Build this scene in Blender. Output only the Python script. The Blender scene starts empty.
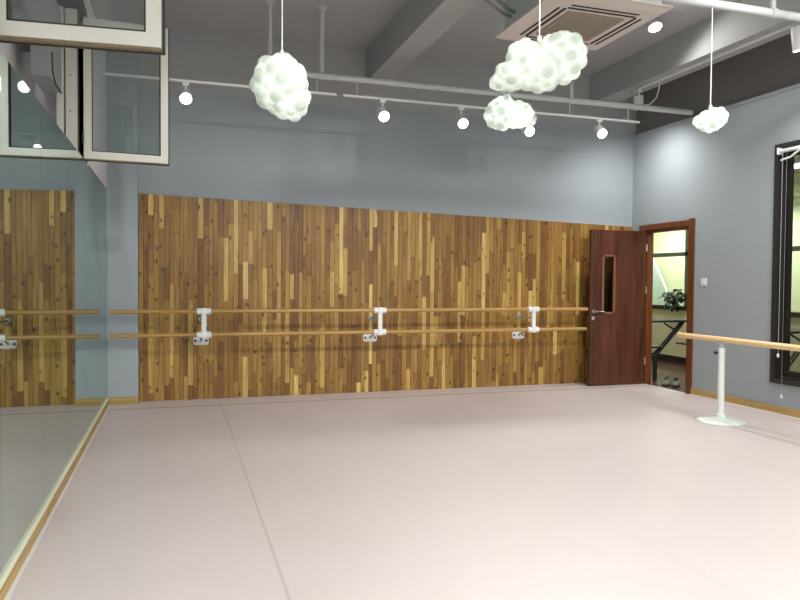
import bpy, bmesh, math, random
from mathutils import Vector, Matrix
random.seed(7)
scene = bpy.context.scene
COL = scene.collection
PI = math.pi

# ------------------------------------------------------------------ helpers
def nodes_of(name):
    m = bpy.data.materials.new(name)
    m.use_nodes = True
    nt = m.node_tree
    nt.nodes.clear()
    out = nt.nodes.new('ShaderNodeOutputMaterial')
    return m, nt, out

def N(nt, kind, **kw):
    n = nt.nodes.new(kind)
    for k, v in kw.items():
        if k in n.inputs.keys():
            n.inputs[k].default_value = v
        else:
            setattr(n, k, v)
    return n

def rgba(c):
    return (c[0], c[1], c[2], 1.0)

def s2l(r, g, b):
    def f(v):
        v /= 255.0
        return v / 12.92 if v <= 0.04045 else ((v + 0.055) / 1.055) ** 2.4
    return (f(r), f(g), f(b))

def paint(name, col, rough=0.6, var=0.06, scale=3.0, bump=0.0, bscale=60.0, metallic=0.0, spec=0.5, stretch=(1, 1, 1)):
    """plain surface with a little procedural tone variation and optional bump"""
    m, nt, out = nodes_of(name)
    b = N(nt, 'ShaderNodeBsdfPrincipled', Roughness=rough, Metallic=metallic)
    b.inputs['Specular IOR Level'].default_value = spec
    tc = N(nt, 'ShaderNodeTexCoord')
    mp = N(nt, 'ShaderNodeMapping')
    mp.inputs['Scale'].default_value = stretch
    nt.links.new(tc.outputs['Object'], mp.inputs['Vector'])
    no = N(nt, 'ShaderNodeTexNoise', Scale=scale, Detail=5.0)
    nt.links.new(mp.outputs['Vector'], no.inputs['Vector'])
    mix = N(nt, 'ShaderNodeMix', data_type='RGBA')
    mix.inputs[6].default_value = rgba([max(0, c * (1 - var)) for c in col])
    mix.inputs[7].default_value = rgba([min(1, c * (1 + var)) for c in col])
    nt.links.new(no.outputs['Fac'], mix.inputs[0])
    nt.links.new(mix.outputs[2], b.inputs['Base Color'])
    if bump:
        n2 = N(nt, 'ShaderNodeTexNoise', Scale=bscale, Detail=4.0)
        nt.links.new(mp.outputs['Vector'], n2.inputs['Vector'])
        bp = N(nt, 'ShaderNodeBump', Strength=bump, Distance=0.01)
        nt.links.new(n2.outputs['Fac'], bp.inputs['Height'])
        nt.links.new(bp.outputs['Normal'], b.inputs['Normal'])
    nt.links.new(b.outputs['BSDF'], out.inputs['Surface'])
    return m

def wood(name, dark, light, axis='Z', rough=0.45, scale=6.0, coarse=14.0, spec=0.4):
    """grain running along one axis"""
    m, nt, out = nodes_of(name)
    b = N(nt, 'ShaderNodeBsdfPrincipled', Roughness=rough)
    b.inputs['Specular IOR Level'].default_value = spec
    tc = N(nt, 'ShaderNodeTexCoord')
    mp = N(nt, 'ShaderNodeMapping')
    s = [coarse, coarse, coarse]
    s['XYZ'.index(axis)] = 0.7
    mp.inputs['Scale'].default_value = s
    nt.links.new(tc.outputs['Object'], mp.inputs['Vector'])
    n1 = N(nt, 'ShaderNodeTexNoise', Scale=scale * 0.25, Detail=6.0, Roughness=0.65, Distortion=0.4)
    nt.links.new(mp.outputs['Vector'], n1.inputs['Vector'])
    r = N(nt, 'ShaderNodeValToRGB')
    r.color_ramp.elements[0].position = 0.32
    r.color_ramp.elements[0].color = rgba(dark)
    r.color_ramp.elements[1].position = 0.68
    r.color_ramp.elements[1].color = rgba(light)
    nt.links.new(n1.outputs['Fac'], r.inputs['Fac'])
    nt.links.new(r.outputs['Color'], b.inputs['Base Color'])
    nt.links.new(b.outputs['BSDF'], out.inputs['Surface'])
    return m

def emitter(name, col, strength):
    m, nt, out = nodes_of(name)
    e = N(nt, 'ShaderNodeEmission', Strength=strength)
    e.inputs['Color'].default_value = rgba(col)
    nt.links.new(e.outputs['Emission'], out.inputs['Surface'])
    return m

def thin_glass(name, tint=(0.93, 0.97, 0.95), ior=1.5):
    m, nt, out = nodes_of(name)
    t = N(nt, 'ShaderNodeBsdfTransparent')
    t.inputs['Color'].default_value = rgba(tint)
    g = N(nt, 'ShaderNodeBsdfGlossy', Roughness=0.01)
    f = N(nt, 'ShaderNodeFresnel', IOR=ior)
    ge = N(nt, 'ShaderNodeNewGeometry')
    io = N(nt, 'ShaderNodeMapRange')           # leaving the pane: the inverse index
    io.inputs['To Min'].default_value = ior
    io.inputs['To Max'].default_value = 1.0 / ior
    nt.links.new(ge.outputs['Backfacing'], io.inputs['Value'])
    nt.links.new(io.outputs[0], f.inputs['IOR'])
    mx = N(nt, 'ShaderNodeMixShader')
    nt.links.new(f.outputs['Fac'], mx.inputs['Fac'])
    nt.links.new(t.outputs['BSDF'], mx.inputs[1])
    nt.links.new(g.outputs['BSDF'], mx.inputs[2])
    nt.links.new(mx.outputs['Shader'], out.inputs['Surface'])
    return m

def mirror_mat(name, tint):
    m, nt, out = nodes_of(name)
    g = N(nt, 'ShaderNodeBsdfGlossy', Roughness=0.0)
    g.inputs['Color'].default_value = rgba(tint)
    nt.links.new(g.outputs['BSDF'], out.inputs['Surface'])
    return m

# ---- bmesh shapes (all in world coordinates)
def box(bm, x0, x1, y0, y1, z0, z1, bevel=0.0):
    if bevel:
        t = bmesh.new()
        _box(t, x0, x1, y0, y1, z0, z1)
        bmesh.ops.bevel(t, geom=t.edges[:], offset=bevel, segments=2, affect='EDGES', profile=0.7)
        merge(bm, t)
    else:
        _box(bm, x0, x1, y0, y1, z0, z1)

def _box(bm, x0, x1, y0, y1, z0, z1):
    v = [bm.verts.new(p) for p in ((x0, y0, z0), (x1, y0, z0), (x1, y1, z0), (x0, y1, z0),
                                   (x0, y0, z1), (x1, y0, z1), (x1, y1, z1), (x0, y1, z1))]
    for f in ((0, 3, 2, 1), (4, 5, 6, 7), (0, 1, 5, 4), (1, 2, 6, 5), (2, 3, 7, 6), (3, 0, 4, 7)):
        bm.faces.new([v[i] for i in f])

def merge(bm, t, mat=None):
    if mat is not None:
        t.transform(mat)
    me = bpy.data.meshes.new('tmp')
    t.to_mesh(me)
    t.free()
    bm.from_mesh(me)
    bpy.data.meshes.remove(me)

def frame_of(d):
    d = Vector(d).normalized()
    a = Vector((0, 0, 1)) if abs(d.z) < 0.9 else Vector((1, 0, 0))
    u = d.cross(a).normalized()
    return u, d.cross(u).normalized(), d

def tube(bm, pts, r, seg=16, caps=True):
    """round bar through a list of points; r is a number or one radius per point"""
    pts = [Vector(p) for p in pts]
    rs = r if isinstance(r, (list, tuple)) else [r] * len(pts)
    u0 = None
    rings = []
    for i, p in enumerate(pts):
        if i == 0:
            d = pts[1] - p
        elif i == len(pts) - 1:
            d = p - pts[i - 1]
        else:
            d = (pts[i + 1] - p).normalized() + (p - pts[i - 1]).normalized()
        d.normalize()
        if u0 is None:
            u, v, _ = frame_of(d)
        else:
            u = (u0 - d * u0.dot(d)).normalized()
            v = d.cross(u)
        u0 = u
        rings.append([bm.verts.new(p + (u * math.cos(2 * PI * k / seg) + v * math.sin(2 * PI * k / seg)) * rs[i]) for k in range(seg)])
    for a, b in zip(rings, rings[1:]):
        for k in range(seg):
            bm.faces.new((a[k], a[(k + 1) % seg], b[(k + 1) % seg], b[k]))
    if caps:
        bm.faces.new(list(reversed(rings[0])))
        bm.faces.new(rings[-1])

def lathe(bm, prof, origin=(0, 0, 0), axis=(0, 0, 1), seg=32):
    """prof: list of (radius, distance along the axis)"""
    u, v, d = frame_of(axis)
    o = Vector(origin)
    rings = []
    for r, h in prof:
        if r < 1e-6:
            rings.append([bm.verts.new(o + d * h)])
        else:
            rings.append([bm.verts.new(o + d * h + (u * math.cos(2 * PI * k / seg) + v * math.sin(2 * PI * k / seg)) * r) for k in range(seg)])
    for a, b in zip(rings, rings[1:]):
        for k in range(seg):
            k2 = (k + 1) % seg
            if len(a) == 1 and len(b) == 1:
                continue
            if len(a) == 1:
                bm.faces.new((a[0], b[k2], b[k]))
            elif len(b) == 1:
                bm.faces.new((a[k], a[k2], b[0]))
            else:
                bm.faces.new((a[k], a[k2], b[k2], b[k]))
    if len(rings[0]) > 1:
        bm.faces.new(list(reversed(rings[0])))
    if len(rings[-1]) > 1:
        bm.faces.new(rings[-1])

def prism(bm, poly, axis, a0, a1):
    """extrude a 2-D polygon along an axis; the polygon is in the other two axes in xyz order"""
    def p3(p, a):
        q = list(p)
        q.insert(axis, a)
        return q
    A = [bm.verts.new(p3(p, a0)) for p in poly]
    B = [bm.verts.new(p3(p, a1)) for p in poly]
    n = len(poly)
    bm.faces.new(A)
    bm.faces.new(list(reversed(B)))
    for i in range(n):
        bm.faces.new((A[i], B[i], B[(i + 1) % n], A[(i + 1) % n]))

ROOT = {}
def obj(name, bm, mat, parent=None, smooth=False, label=None):
    """link a bmesh as one mesh object; children are stored relative to their thing"""
    bmesh.ops.recalc_face_normals(bm, faces=bm.faces[:])
    me = bpy.data.meshes.new(name)
    o = bpy.data.objects.new(name, me)
    COL.objects.link(o)
    if parent is not None:
        off = ROOT[parent.name]
        o.parent = parent
        ROOT[o.name] = off
    else:
        xs = [v.co for v in bm.verts]
        lo = Vector([min(c[i] for c in xs) for i in range(3)])
        hi = Vector([max(c[i] for c in xs) for i in range(3)])
        off = Vector(((lo.x + hi.x) / 2, (lo.y + hi.y) / 2, lo.z))
        o.location = off
        ROOT[o.name] = off
    bmesh.ops.translate(bm, verts=bm.verts[:], vec=-off)
    bm.to_mesh(me)
    bm.free()
    me.materials.append(mat)
    if smooth:
        for p in me.polygons:
            p.use_smooth = True
        try:
            me.set_sharp_from_angle(angle=math.radians(40))
        except Exception:
            pass
    if label:
        o['label'] = label
    return o

def thing(name, loc, label, cat, group=None):
    o = bpy.data.objects.new(name, None)
    o.empty_display_size = 0.1
    o.location = loc
    COL.objects.link(o)
    ROOT[o.name] = Vector(loc)
    return tag(o, label, cat, group)

def tag(o, label, cat, group=None):
    o['label'] = label
    o['category'] = cat
    if group:
        o['group'] = group
    return o

def struct(name, bm, mat, parent=None, smooth=False, label=None):
    o = obj(name, bm, mat, parent, smooth, label)
    if parent is None:
        o['kind'] = 'structure'
    return o

def struct_root(name, loc, label=None):
    o = bpy.data.objects.new(name, None)
    o.location = loc
    COL.objects.link(o)
    ROOT[o.name] = Vector(loc)
    o['kind'] = 'structure'
    if label:
        o['label'] = label
    return o

def B():
    return bmesh.new()

def bx(*a, **k):
    bm = B()
    box(bm, *a, **k)
    return bm

def add_light(kind, name, loc, energy, col=(1, 1, 1), target=None, parent=None, **kw):
    L = bpy.data.lights.new(name, kind)
    L.energy = energy
    L.color = col
    for k, v in kw.items():
        setattr(L, k, v)
    o = bpy.data.objects.new(name, L)
    COL.objects.link(o)
    loc = Vector(loc)
    if parent is not None:
        o.parent = parent
        o.location = loc - ROOT[parent.name]
    else:
        o.location = loc
    if target is not None:
        d = Vector(target) - loc
        o.rotation_euler = d.to_track_quat('-Z', 'Y').to_euler()
    return o

# ------------------------------------------------------------------ room measures (metres)
XL, XR = -0.682, 5.718            # mirror plane, right wall face
YB, YF = 7.83, -3.0               # back wall face, wall behind the camera
ZC = 3.944                        # ceiling
MT = 2.218                        # mirror top
YP = 7.80                         # face of the wood panelling

# ------------------------------------------------------------------ materials
M = {}
M['wall'] = paint('blue_grey_wall_paint', s2l(158, 166, 171), 0.65, 0.03, 1.2, 0.05, 90)
M['wall_above'] = paint('pale_wall_paint', s2l(228, 226, 229), 0.65, 0.03, 1.2, 0.05, 90)
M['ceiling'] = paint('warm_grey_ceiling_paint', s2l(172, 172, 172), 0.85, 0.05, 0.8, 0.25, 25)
M['concrete'] = paint('painted_concrete_beam', s2l(168, 170, 170), 0.8, 0.07, 1.6, 0.35, 18)
M['bulkhead'] = paint('dark_grey_bulkhead', s2l(122, 120, 117), 0.8, 0.05, 1.0, 0.15, 25)
M['mirror'] = mirror_mat('silvered_mirror_glass', (0.70, 0.785, 0.755))
M['mirror_edge'] = paint('green_mirror_edge', s2l(70, 100, 92), 0.3, 0.05)
M['white_metal'] = paint('white_powder_coat', s2l(226, 229, 228), 0.4, 0.02, 5)
M['grey_metal'] = paint('grey_painted_steel', s2l(176, 182, 182), 0.45, 0.06, 6)
M['dim_metal'] = paint('weathered_grey_conduit', s2l(196, 199, 198), 0.5, 0.1, 9)
M['dim_dark'] = paint('grey_pipe_lagging', s2l(120, 118, 114), 0.8, 0.1, 12)
M['chrome'] = paint('brushed_chrome', s2l(210, 210, 208), 0.22, 0.03, 20, metallic=1.0)
M['black'] = paint('black_plastic', s2l(22, 22, 24), 0.45, 0.05)
M['dark_gap'] = paint('dark_slot_lining', s2l(26, 26, 25), 0.8, 0.05)
M['ac_plastic'] = paint('ivory_ac_plastic', s2l(205, 196, 186), 0.5, 0.03, 4)
M['ac_body'] = paint('galvanised_ac_body', s2l(190, 200, 196), 0.5, 0.06, 5)
M['ac_grille'] = paint('beige_ac_intake', s2l(158, 146, 128), 0.7, 0.05, 30)
M['rail'] = wood('varnished_ash_rail', s2l(164, 126, 70), s2l(188, 152, 92), 'X', 0.35, 5, 20)
M['rail_y'] = wood('varnished_ash_rail_side', s2l(222, 186, 130), s2l(240, 212, 160), 'Y', 0.35, 5, 20)
M['base_x'] = wood('pine_baseboard_back', s2l(150, 122, 66), s2l(194, 164, 104), 'X', 0.5, 8, 20)
M['base_y'] = wood('pine_baseboard_side', s2l(160, 126, 72), s2l(206, 172, 112), 'Y', 0.5, 8, 20)
M['ledge'] = paint('ledge_highlight', s2l(236, 236, 208), 0.45, 0.04, 6)  # highlight tone for the top of the mirror base strip
M['door'] = wood('dark_red_brown_door_veneer', s2l(58, 31, 21), s2l(100, 58, 39), 'Z', 0.38, 6, 9)
M['door_frame'] = wood('brown_door_frame_veneer', s2l(88, 46, 22), s2l(122, 70, 36), 'Z', 0.4, 6, 12)
M['bead'] = wood('brown_glazing_bead', s2l(128, 82, 50), s2l(150, 100, 64), 'Z', 0.4, 6, 12)
M['pvc'] = paint('aged_white_pvc', s2l(214, 212, 200), 0.4, 0.05, 6)
M['gasket'] = paint('black_rubber_gasket', s2l(48, 46, 40), 0.6, 0.1, 12)
M['grime'] = paint('dirty_sash_edge', s2l(126, 112, 88), 0.7, 0.22, 14)
M['glass'] = thin_glass('clear_window_glass')
M['sash_glass'] = thin_glass('sash_window_glass', (0.86, 0.91, 0.89), 1.75)
M['door_glass'] = thin_glass('smoked_door_glass', (0.45, 0.47, 0.45), 1.5)
M['win_dark'] = paint('dark_bronze_window_frame', s2l(26, 22, 22), 0.4, 0.08, 8)
M['win_edge'] = paint('grey_green_outer_trim', s2l(38, 40, 40), 0.45, 0.06, 8)
M['win_brown'] = wood('dark_brown_reveal', s2l(34, 26, 22), s2l(50, 38, 31), 'Z', 0.5, 6, 12)
M['cream'] = paint('cream_corridor_wall', s2l(214, 210, 176), 0.7, 0.03, 2)
M['cream_far'] = paint('cream_wall_beyond', s2l(226, 224, 190), 0.7, 0.03, 2)
M['green_bar'] = paint('grey_green_mullion', s2l(84, 92, 78), 0.5, 0.05)
M['corr_floor'] = wood('dark_red_corridor_floor', s2l(78, 46, 42), s2l(106, 66, 60), 'Y', 0.25, 5, 5)
M['teal'] = paint('pale_teal_panel', s2l(196, 218, 206), 0.4, 0.03)
M['leaf'] = paint('dark_green_leaf', s2l(44, 70, 40), 0.45, 0.25, 9)
M['pot'] = paint('dark_clay_pot', s2l(60, 52, 46), 0.7, 0.1)
M['table'] = paint('black_table_steel', s2l(30, 28, 30), 0.45, 0.05)
M['table_top'] = paint('dark_grey_table_top', s2l(44, 42, 42), 0.5, 0.05)
M['shoe'] = paint('grey_green_shoe_fabric', s2l(132, 140, 124), 0.85, 0.12, 30, 0.3, 200)
M['sole'] = paint('dark_shoe_sole', s2l(50, 44, 40), 0.8, 0.1)
M['shoe_in'] = paint('dark_shoe_lining', s2l(70, 70, 64), 0.9, 0.1)
M['lamp'] = emitter('spotlight_lens_glow', (1.0, 0.99, 0.96), 22.0)
M['tube'] = emitter('fill_tube_glow', (0.98, 1.0, 0.96), 9.0)
M['grey_box'] = paint('grey_trunking_enamel', s2l(148, 149, 150), 0.5, 0.04, 4)
M['stand_white'] = paint('white_stand_enamel', s2l(226, 234, 228), 0.3, 0.03, 5)

# vinyl dance floor: pinkish sheets, faint scuffs, welded seams between sheets
def floor_material():
    m, nt, out = nodes_of('pink_vinyl_dance_floor')
    b = N(nt, 'ShaderNodeBsdfPrincipled')
    b.inputs['Specular IOR Level'].default_value = 0.42
    tc = N(nt, 'ShaderNodeTexCoord')
    sep = N(nt, 'ShaderNodeSeparateXYZ')
    geo = N(nt, 'ShaderNodeNewGeometry')
    nt.links.new(geo.outputs['Position'], sep.inputs[0])
    n1 = N(nt, 'ShaderNodeTexNoise', Scale=0.9, Detail=6.0, Roughness=0.6)
    nt.links.new(geo.outputs['Position'], n1.inputs['Vector'])
    mix = N(nt, 'ShaderNodeMix', data_type='RGBA')
    mix.inputs[6].default_value = rgba(s2l(204, 191, 190))
    mix.inputs[7].default_value = rgba(s2l(216, 204, 202))
    nt.links.new(n1.outputs['Fac'], mix.inputs[0])
    cur = mix.outputs[2]
    # seams
    def seam(out_sock, pos, half, colour_sock, colour, amount):
        s = N(nt, 'ShaderNodeMath', operation='SUBTRACT')
        nt.links.new(out_sock, s.inputs[0])
        s.inputs[1].default_value = pos
        a = N(nt, 'ShaderNodeMath', operation='ABSOLUTE')
        nt.links.new(s.outputs[0], a.inputs[0])
        l = N(nt, 'ShaderNodeMapRange')
        l.inputs['From Min'].default_value = half
        l.inputs['From Max'].default_value = half * 0.4
        l.inputs['To Min'].default_value = 0
        l.inputs['To Max'].default_value = amount
        nt.links.new(a.outputs[0], l.inputs['Value'])
        mx = N(nt, 'ShaderNodeMix', data_type='RGBA')
        nt.links.new(l.outputs[0], mx.inputs[0])
        nt.links.new(colour_sock, mx.inputs[6])
        mx.inputs[7].default_value = rgba(colour)
        return mx.outputs[2]
    for px, am in ((0.435, 0.6), (2.235, 0.28), (4.035, 0.15)):
        cur = seam(sep.outputs['X'], px, 0.010, cur, s2l(178, 166, 164), am)
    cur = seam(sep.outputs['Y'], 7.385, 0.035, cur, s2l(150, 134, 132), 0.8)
    nt.links.new(cur, b.inputs['Base Color'])
    n2 = N(nt, 'ShaderNodeTexNoise', Scale=2.2, Detail=5.0, Roughness=0.6)
    nt.links.new(geo.outputs['Position'], n2.inputs['Vector'])
    rr = N(nt, 'ShaderNodeMapRange')
    rr.inputs['To Min'].default_value = 0.36
    rr.inputs['To Max'].default_value = 0.52
    nt.links.new(n2.outputs['Fac'], rr.inputs['Value'])
    nt.links.new(rr.outputs[0], b.inputs['Roughness'])
    # gentle waviness of the loose sheets
    mp = N(nt, 'ShaderNodeMapping')
    mp.inputs['Scale'].default_value = (0.7, 2.2, 1)
    nt.links.new(geo.outputs['Position'], mp.inputs['Vector'])
    n3 = N(nt, 'ShaderNodeTexNoise', Scale=1.6, Detail=3.0)
    nt.links.new(mp.outputs['Vector'], n3.inputs['Vector'])
    bp = N(nt, 'ShaderNodeBump', Strength=0.22, Distance=0.03)
    nt.links.new(n3.outputs['Fac'], bp.inputs['Height'])
    nt.links.new(bp.outputs['Normal'], b.inputs['Normal'])
    nt.links.new(b.outputs['BSDF'], out.inputs['Surface'])
    return m
M['floor'] = floor_material()

# wood strip panelling: each strip carries its own timber tone, plus grain and knots
def panel_material():
    m, nt, out = nodes_of('knotty_wood_strip_panelling')
    b = N(nt, 'ShaderNodeBsdfPrincipled', Roughness=0.42)
    b.inputs['Specular IOR Level'].default_value = 0.35
    at = N(nt, 'ShaderNodeAttribute', attribute_name='timber')
    geo = N(nt, 'ShaderNodeNewGeometry')
    sepc = N(nt, 'ShaderNodeSeparateColor')
    nt.links.new(at.outputs['Color'], sepc.inputs['Color'])
    ramp = N(nt, 'ShaderNodeValToRGB')
    cr = ramp.color_ramp
    cr.elements[0].position = 0.0
    cr.elements[0].color = rgba(s2l(122, 85, 44))
    cr.elements[1].position = 1.0
    cr.elements[1].color = rgba(s2l(216, 188, 118))
    for p, c in ((0.2, (154, 115, 57)), (0.5, (174, 136, 69)), (0.8, (193, 158, 86))):
        e = cr.elements.new(p)
        e.color = rgba(s2l(*c))
    nt.links.new(sepc.outputs[0], ramp.inputs['Fac'])
    # grain
    off = N(nt, 'ShaderNodeVectorMath', operation='MULTIPLY')
    nt.links.new(at.outputs['Color'], off.inputs[0])
    off.inputs[1].default_value = (9, 17, 31)
    add = N(nt, 'ShaderNodeVectorMath', operation='ADD')
    nt.links.new(geo.outputs['Position'], add.inputs[0])
    nt.links.new(off.outputs[0], add.inputs[1])
    mp = N(nt, 'ShaderNodeMapping')
    mp.inputs['Scale'].default_value = (38, 38, 2.2)
    nt.links.new(add.outputs[0], mp.inputs['Vector'])
    g = N(nt, 'ShaderNodeTexNoise', Scale=1.0, Detail=5.0, Roughness=0.6, Distortion=0.6)
    nt.links.new(mp.outputs['Vector'], g.inputs['Vector'])
    gr = N(nt, 'ShaderNodeMapRange')
    gr.inputs['From Min'].default_value = 0.3
    gr.inputs['From Max'].default_value = 0.7
    gr.inputs['To Min'].default_value = 0.62
    gr.inputs['To Max'].default_value = 1.24
    nt.links.new(g.outputs['Fac'], gr.inputs['Value'])
    mul = N(nt, 'ShaderNodeMix', data_type='RGBA', blend_type='MULTIPLY')
    mul.inputs[0].default_value = 1.0
    nt.links.new(ramp.outputs['Color'], mul.inputs[6])
    nt.links.new(gr.outputs[0], mul.inputs[7])
    # knots
    mk = N(nt, 'ShaderNodeMapping')
    mk.inputs['Scale'].default_value = (11.0, 0.0, 8.5)
    nt.links.new(add.outputs[0], mk.inputs['Vector'])
    vo = N(nt, 'ShaderNodeTexVoronoi', Scale=1.0)
    vo.inputs['Randomness'].default_value = 1.0
    nt.links.new(mk.outputs['Vector'], vo.inputs['Vector'])
    k = N(nt, 'ShaderNodeMapRange')
    k.inputs['From Min'].default_value = 0.24
    k.inputs['From Max'].default_value = 0.10
    k.inputs['To Min'].default_value = 0.0
    k.inputs['To Max'].default_value = 0.9
    nt.links.new(vo.outputs['Distance'], k.inputs['Value'])
    kc = N(nt, 'ShaderNodeSeparateColor')
    nt.links.new(vo.outputs['Color'], kc.inputs['Color'])
    th = N(nt, 'ShaderNodeMath', operation='GREATER_THAN')
    nt.links.new(kc.outputs[0], th.inputs[0])
    th.inputs[1].default_value = 0.2
    km = N(nt, 'ShaderNodeMath', operation='MULTIPLY')
    nt.links.new(k.outputs[0], km.inputs[0])
    nt.links.new(th.outputs[0], km.inputs[1])
    fin = N(nt, 'ShaderNodeMix', data_type='RGBA')
    nt.links.new(km.outputs[0], fin.inputs[0])
    nt.links.new(mul.outputs[2], fin.inputs[6])
    fin.inputs[7].default_value = rgba(s2l(70, 32, 12))
    nt.links.new(fin.outputs[2], b.inputs['Base Color'])
    nt.links.new(b.outputs['BSDF'], out.inputs['Surface'])
    return m
M['panel'] = panel_material()

# cloud shade: thin translucent polymer
def shade_material():
    m, nt, out = nodes_of('translucent_cloud_shade')
    at = N(nt, 'ShaderNodeAttribute', attribute_name='bulge_dim')
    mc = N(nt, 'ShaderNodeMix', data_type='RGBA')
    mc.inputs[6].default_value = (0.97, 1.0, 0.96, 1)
    mc.inputs[7].default_value = (0.42, 0.47, 0.41, 1)      # bulges coloured dimmer, creases bright: the glow pattern is painted in
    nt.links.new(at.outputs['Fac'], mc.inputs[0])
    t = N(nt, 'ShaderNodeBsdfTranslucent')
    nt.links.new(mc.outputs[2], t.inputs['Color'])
    d = N(nt, 'ShaderNodeBsdfDiffuse')
    d.inputs['Color'].default_value = (0.84, 0.88, 0.82, 1)
    mx = N(nt, 'ShaderNodeMixShader', Fac=0.35)
    nt.links.new(t.outputs['BSDF'], mx.inputs[1])
    nt.links.new(d.outputs['BSDF'], mx.inputs[2])
    nt.links.new(mx.outputs['Shader'], out.inputs['Surface'])
    return m
M['shade'] = shade_material()

# ------------------------------------------------------------------ room shell
CX0, CX1 = 5.805, 7.78             # corridor between the right wall and the far glazed wall
struct('floor', bx(-0.95, 5.73, YF - 0.2, YB + 0.2, -0.15, 0.0), M['floor'])
struct('ceiling', bx(-1.3, CX0, YF - 0.2, YB + 0.2, ZC, ZC + 0.15), M['ceiling'])
struct('wall_back', bx(-1.3, CX0, YB, YB + 0.2, 0, 3.30), M['wall'])
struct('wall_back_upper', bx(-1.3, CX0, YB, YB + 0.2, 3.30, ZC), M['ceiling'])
struct('wall_front', bx(-1.3, CX0, YF - 0.2, YF, 0, ZC), M['wall'])
# corner pier beside the mirror
struct('trim_1', bx(XL - 0.02, -0.385, 7.676, YB, 0, ZC), M['wall'], label='shallow grey pier in the corner between mirror and wood panelling')

# left wall: behind the mirror, and above it with the window opening
WY0, WY1, WZ0, WZ1 = 3.02, 6.085, 2.20, 3.42
lw = B()
box(lw, -1.3, XL - 0.008, YF, YB, 0, WZ0)
struct('wall_left', lw, M['wall_above'])
struct('wall_left_above_mirror', bx(-0.90, XL, WY1, 7.68, MT, ZC), M['wall_above'])
struct('wall_left_near', bx(-0.90, XL, YF, WY0, MT, ZC), M['wall_above'])
struct('wall_left_over_window', bx(-0.90, XL, WY0, WY1, WZ1, ZC), M['wall_above'])
struct('wall_left_outer', bx(-1.3, -1.08, YF, YB, WZ0, ZC), M['wall_above'])
struct('wall_left_reveal', bx(-1.08, -0.90, WY1 + 0.16, WY1 + 0.3, WZ0, ZC), M['wall_above'])
struct('wall_left_reveal', bx(-1.08, -0.90, WY0 - 0.3, WY0 - 0.16, WZ0, ZC), M['wall_above'])

# right wall with the door and window openings
DY0, DY1, DZ = 6.735, 7.545, 1.965       # clear opening of the door
VY0, VY1, VZ0, VZ1 = 3.2, 5.525, 0.305, 2.686   # window opening
RZ = 3.23
rw = B()
T0, T1 = XR, CX0
box(rw, T0, T1, DY1, YB, 0, RZ)
box(rw, T0, T1, DY0, DY1, DZ, RZ)
box(rw, T0, T1, VY1, DY0, 0, RZ)
box(rw, T0, T1, VY0, VY1, 0, VZ0)
box(rw, T0, T1, VY0, VY1, VZ1, RZ)
box(rw, T0, T1, YF, VY0, 0, RZ)
struct('wall_right', rw, M['wall'])
struct('trim_2', bx(XR + 0.035, CX0, YF, YB, RZ, ZC), M['bulkhead'], label='dark grey wall band between right wall top and ceiling')  # darker grey than the wall below
struct('trim_3', bx(XR - 0.012, XR + 0.06, YF, YB, RZ - 0.035, RZ), M['wall'], label='narrow ledge along the top of the right wall')

# concrete ceiling beams
struct('trim_4', bx(2.075, 2.34, YF, YB, 3.583, ZC), M['concrete'], label='painted concrete ceiling beam near the middle of the room')
struct('trim_5', bx(5.04, 5.33, YF, YB, 3.583, ZC), M['concrete'], label='painted concrete ceiling beam nearest the right wall')
struct('trim_6', bx(-0.84, -0.60, YF, YB, 3.583, ZC), M['concrete'], label='painted concrete ceiling beam along the mirror wall')

# baseboards
struct('baseboard_back', bx(XL + 0.015, -0.385, 7.655, 7.676, 0, 0.076, bevel=0.004), M['base_x'])
struct('baseboard_right', bx(XR - 0.018, XR, YF, 6.655, 0, 0.076, bevel=0.004), M['base_y'])
bl = struct('baseboard_left', bx(XL - 0.01, -0.664, YF, 7.655, 0, 0.066), M['base_y'], label='wooden strip along the foot of the mirror')
struct('ledge', bx(XL - 0.01, -0.666, YF, 7.655, 0.066, 0.072), M['ledge'], bl)  # bright highlight along the strip's top, put in as a pale colour
struct('trim_7', bx(-0.664, -0.648, YF, 7.655, 0, 0.006), M['white_metal'], label='white sealant line where the mirror base strip meets the floor')
struct('trim_8', bx(XR - 0.036, XR - 0.018, YF, 6.655, 0, 0.008), M['white_metal'], label='white sealant line at the foot of the right baseboard')

# ------------------------------------------------------------------ mirror panels
edges = [2.25, 3.167, 4.075, 5.0, 5.914, 6.80, 7.672]
mlabels = [
    'nearest mirror panel of the left wall, cut off by the picture edge',
    'mirror panel second from the camera, under the near window sash',
    'mirror panel in the middle of the mirrored wall',
    'mirror panel below the far window sash',
    'narrow looking mirror panel second from the back corner',
    'mirror panel touching the grey pier in the back corner']
for i in range(6):
    a, b_ = edges[i], edges[i + 1]
    bm = B()
    box(bm, XL - 0.006, XL, a + 0.0015, b_ - 0.0015, 0.074, MT - 0.001)
    tag(obj('mirror_panel', bm, M['mirror']), mlabels[i], 'mirror', 'mirror panels of the left wall')
# dark joints showing between the panels
jt = B()
for y in edges:
    box(jt, XL - 0.0075, XL - 0.0062, y - 0.004, y + 0.004, 0.074, MT)
struct('trim_9', jt, M['mirror_edge'], label='thin dark joints between the mirror panels')

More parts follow.
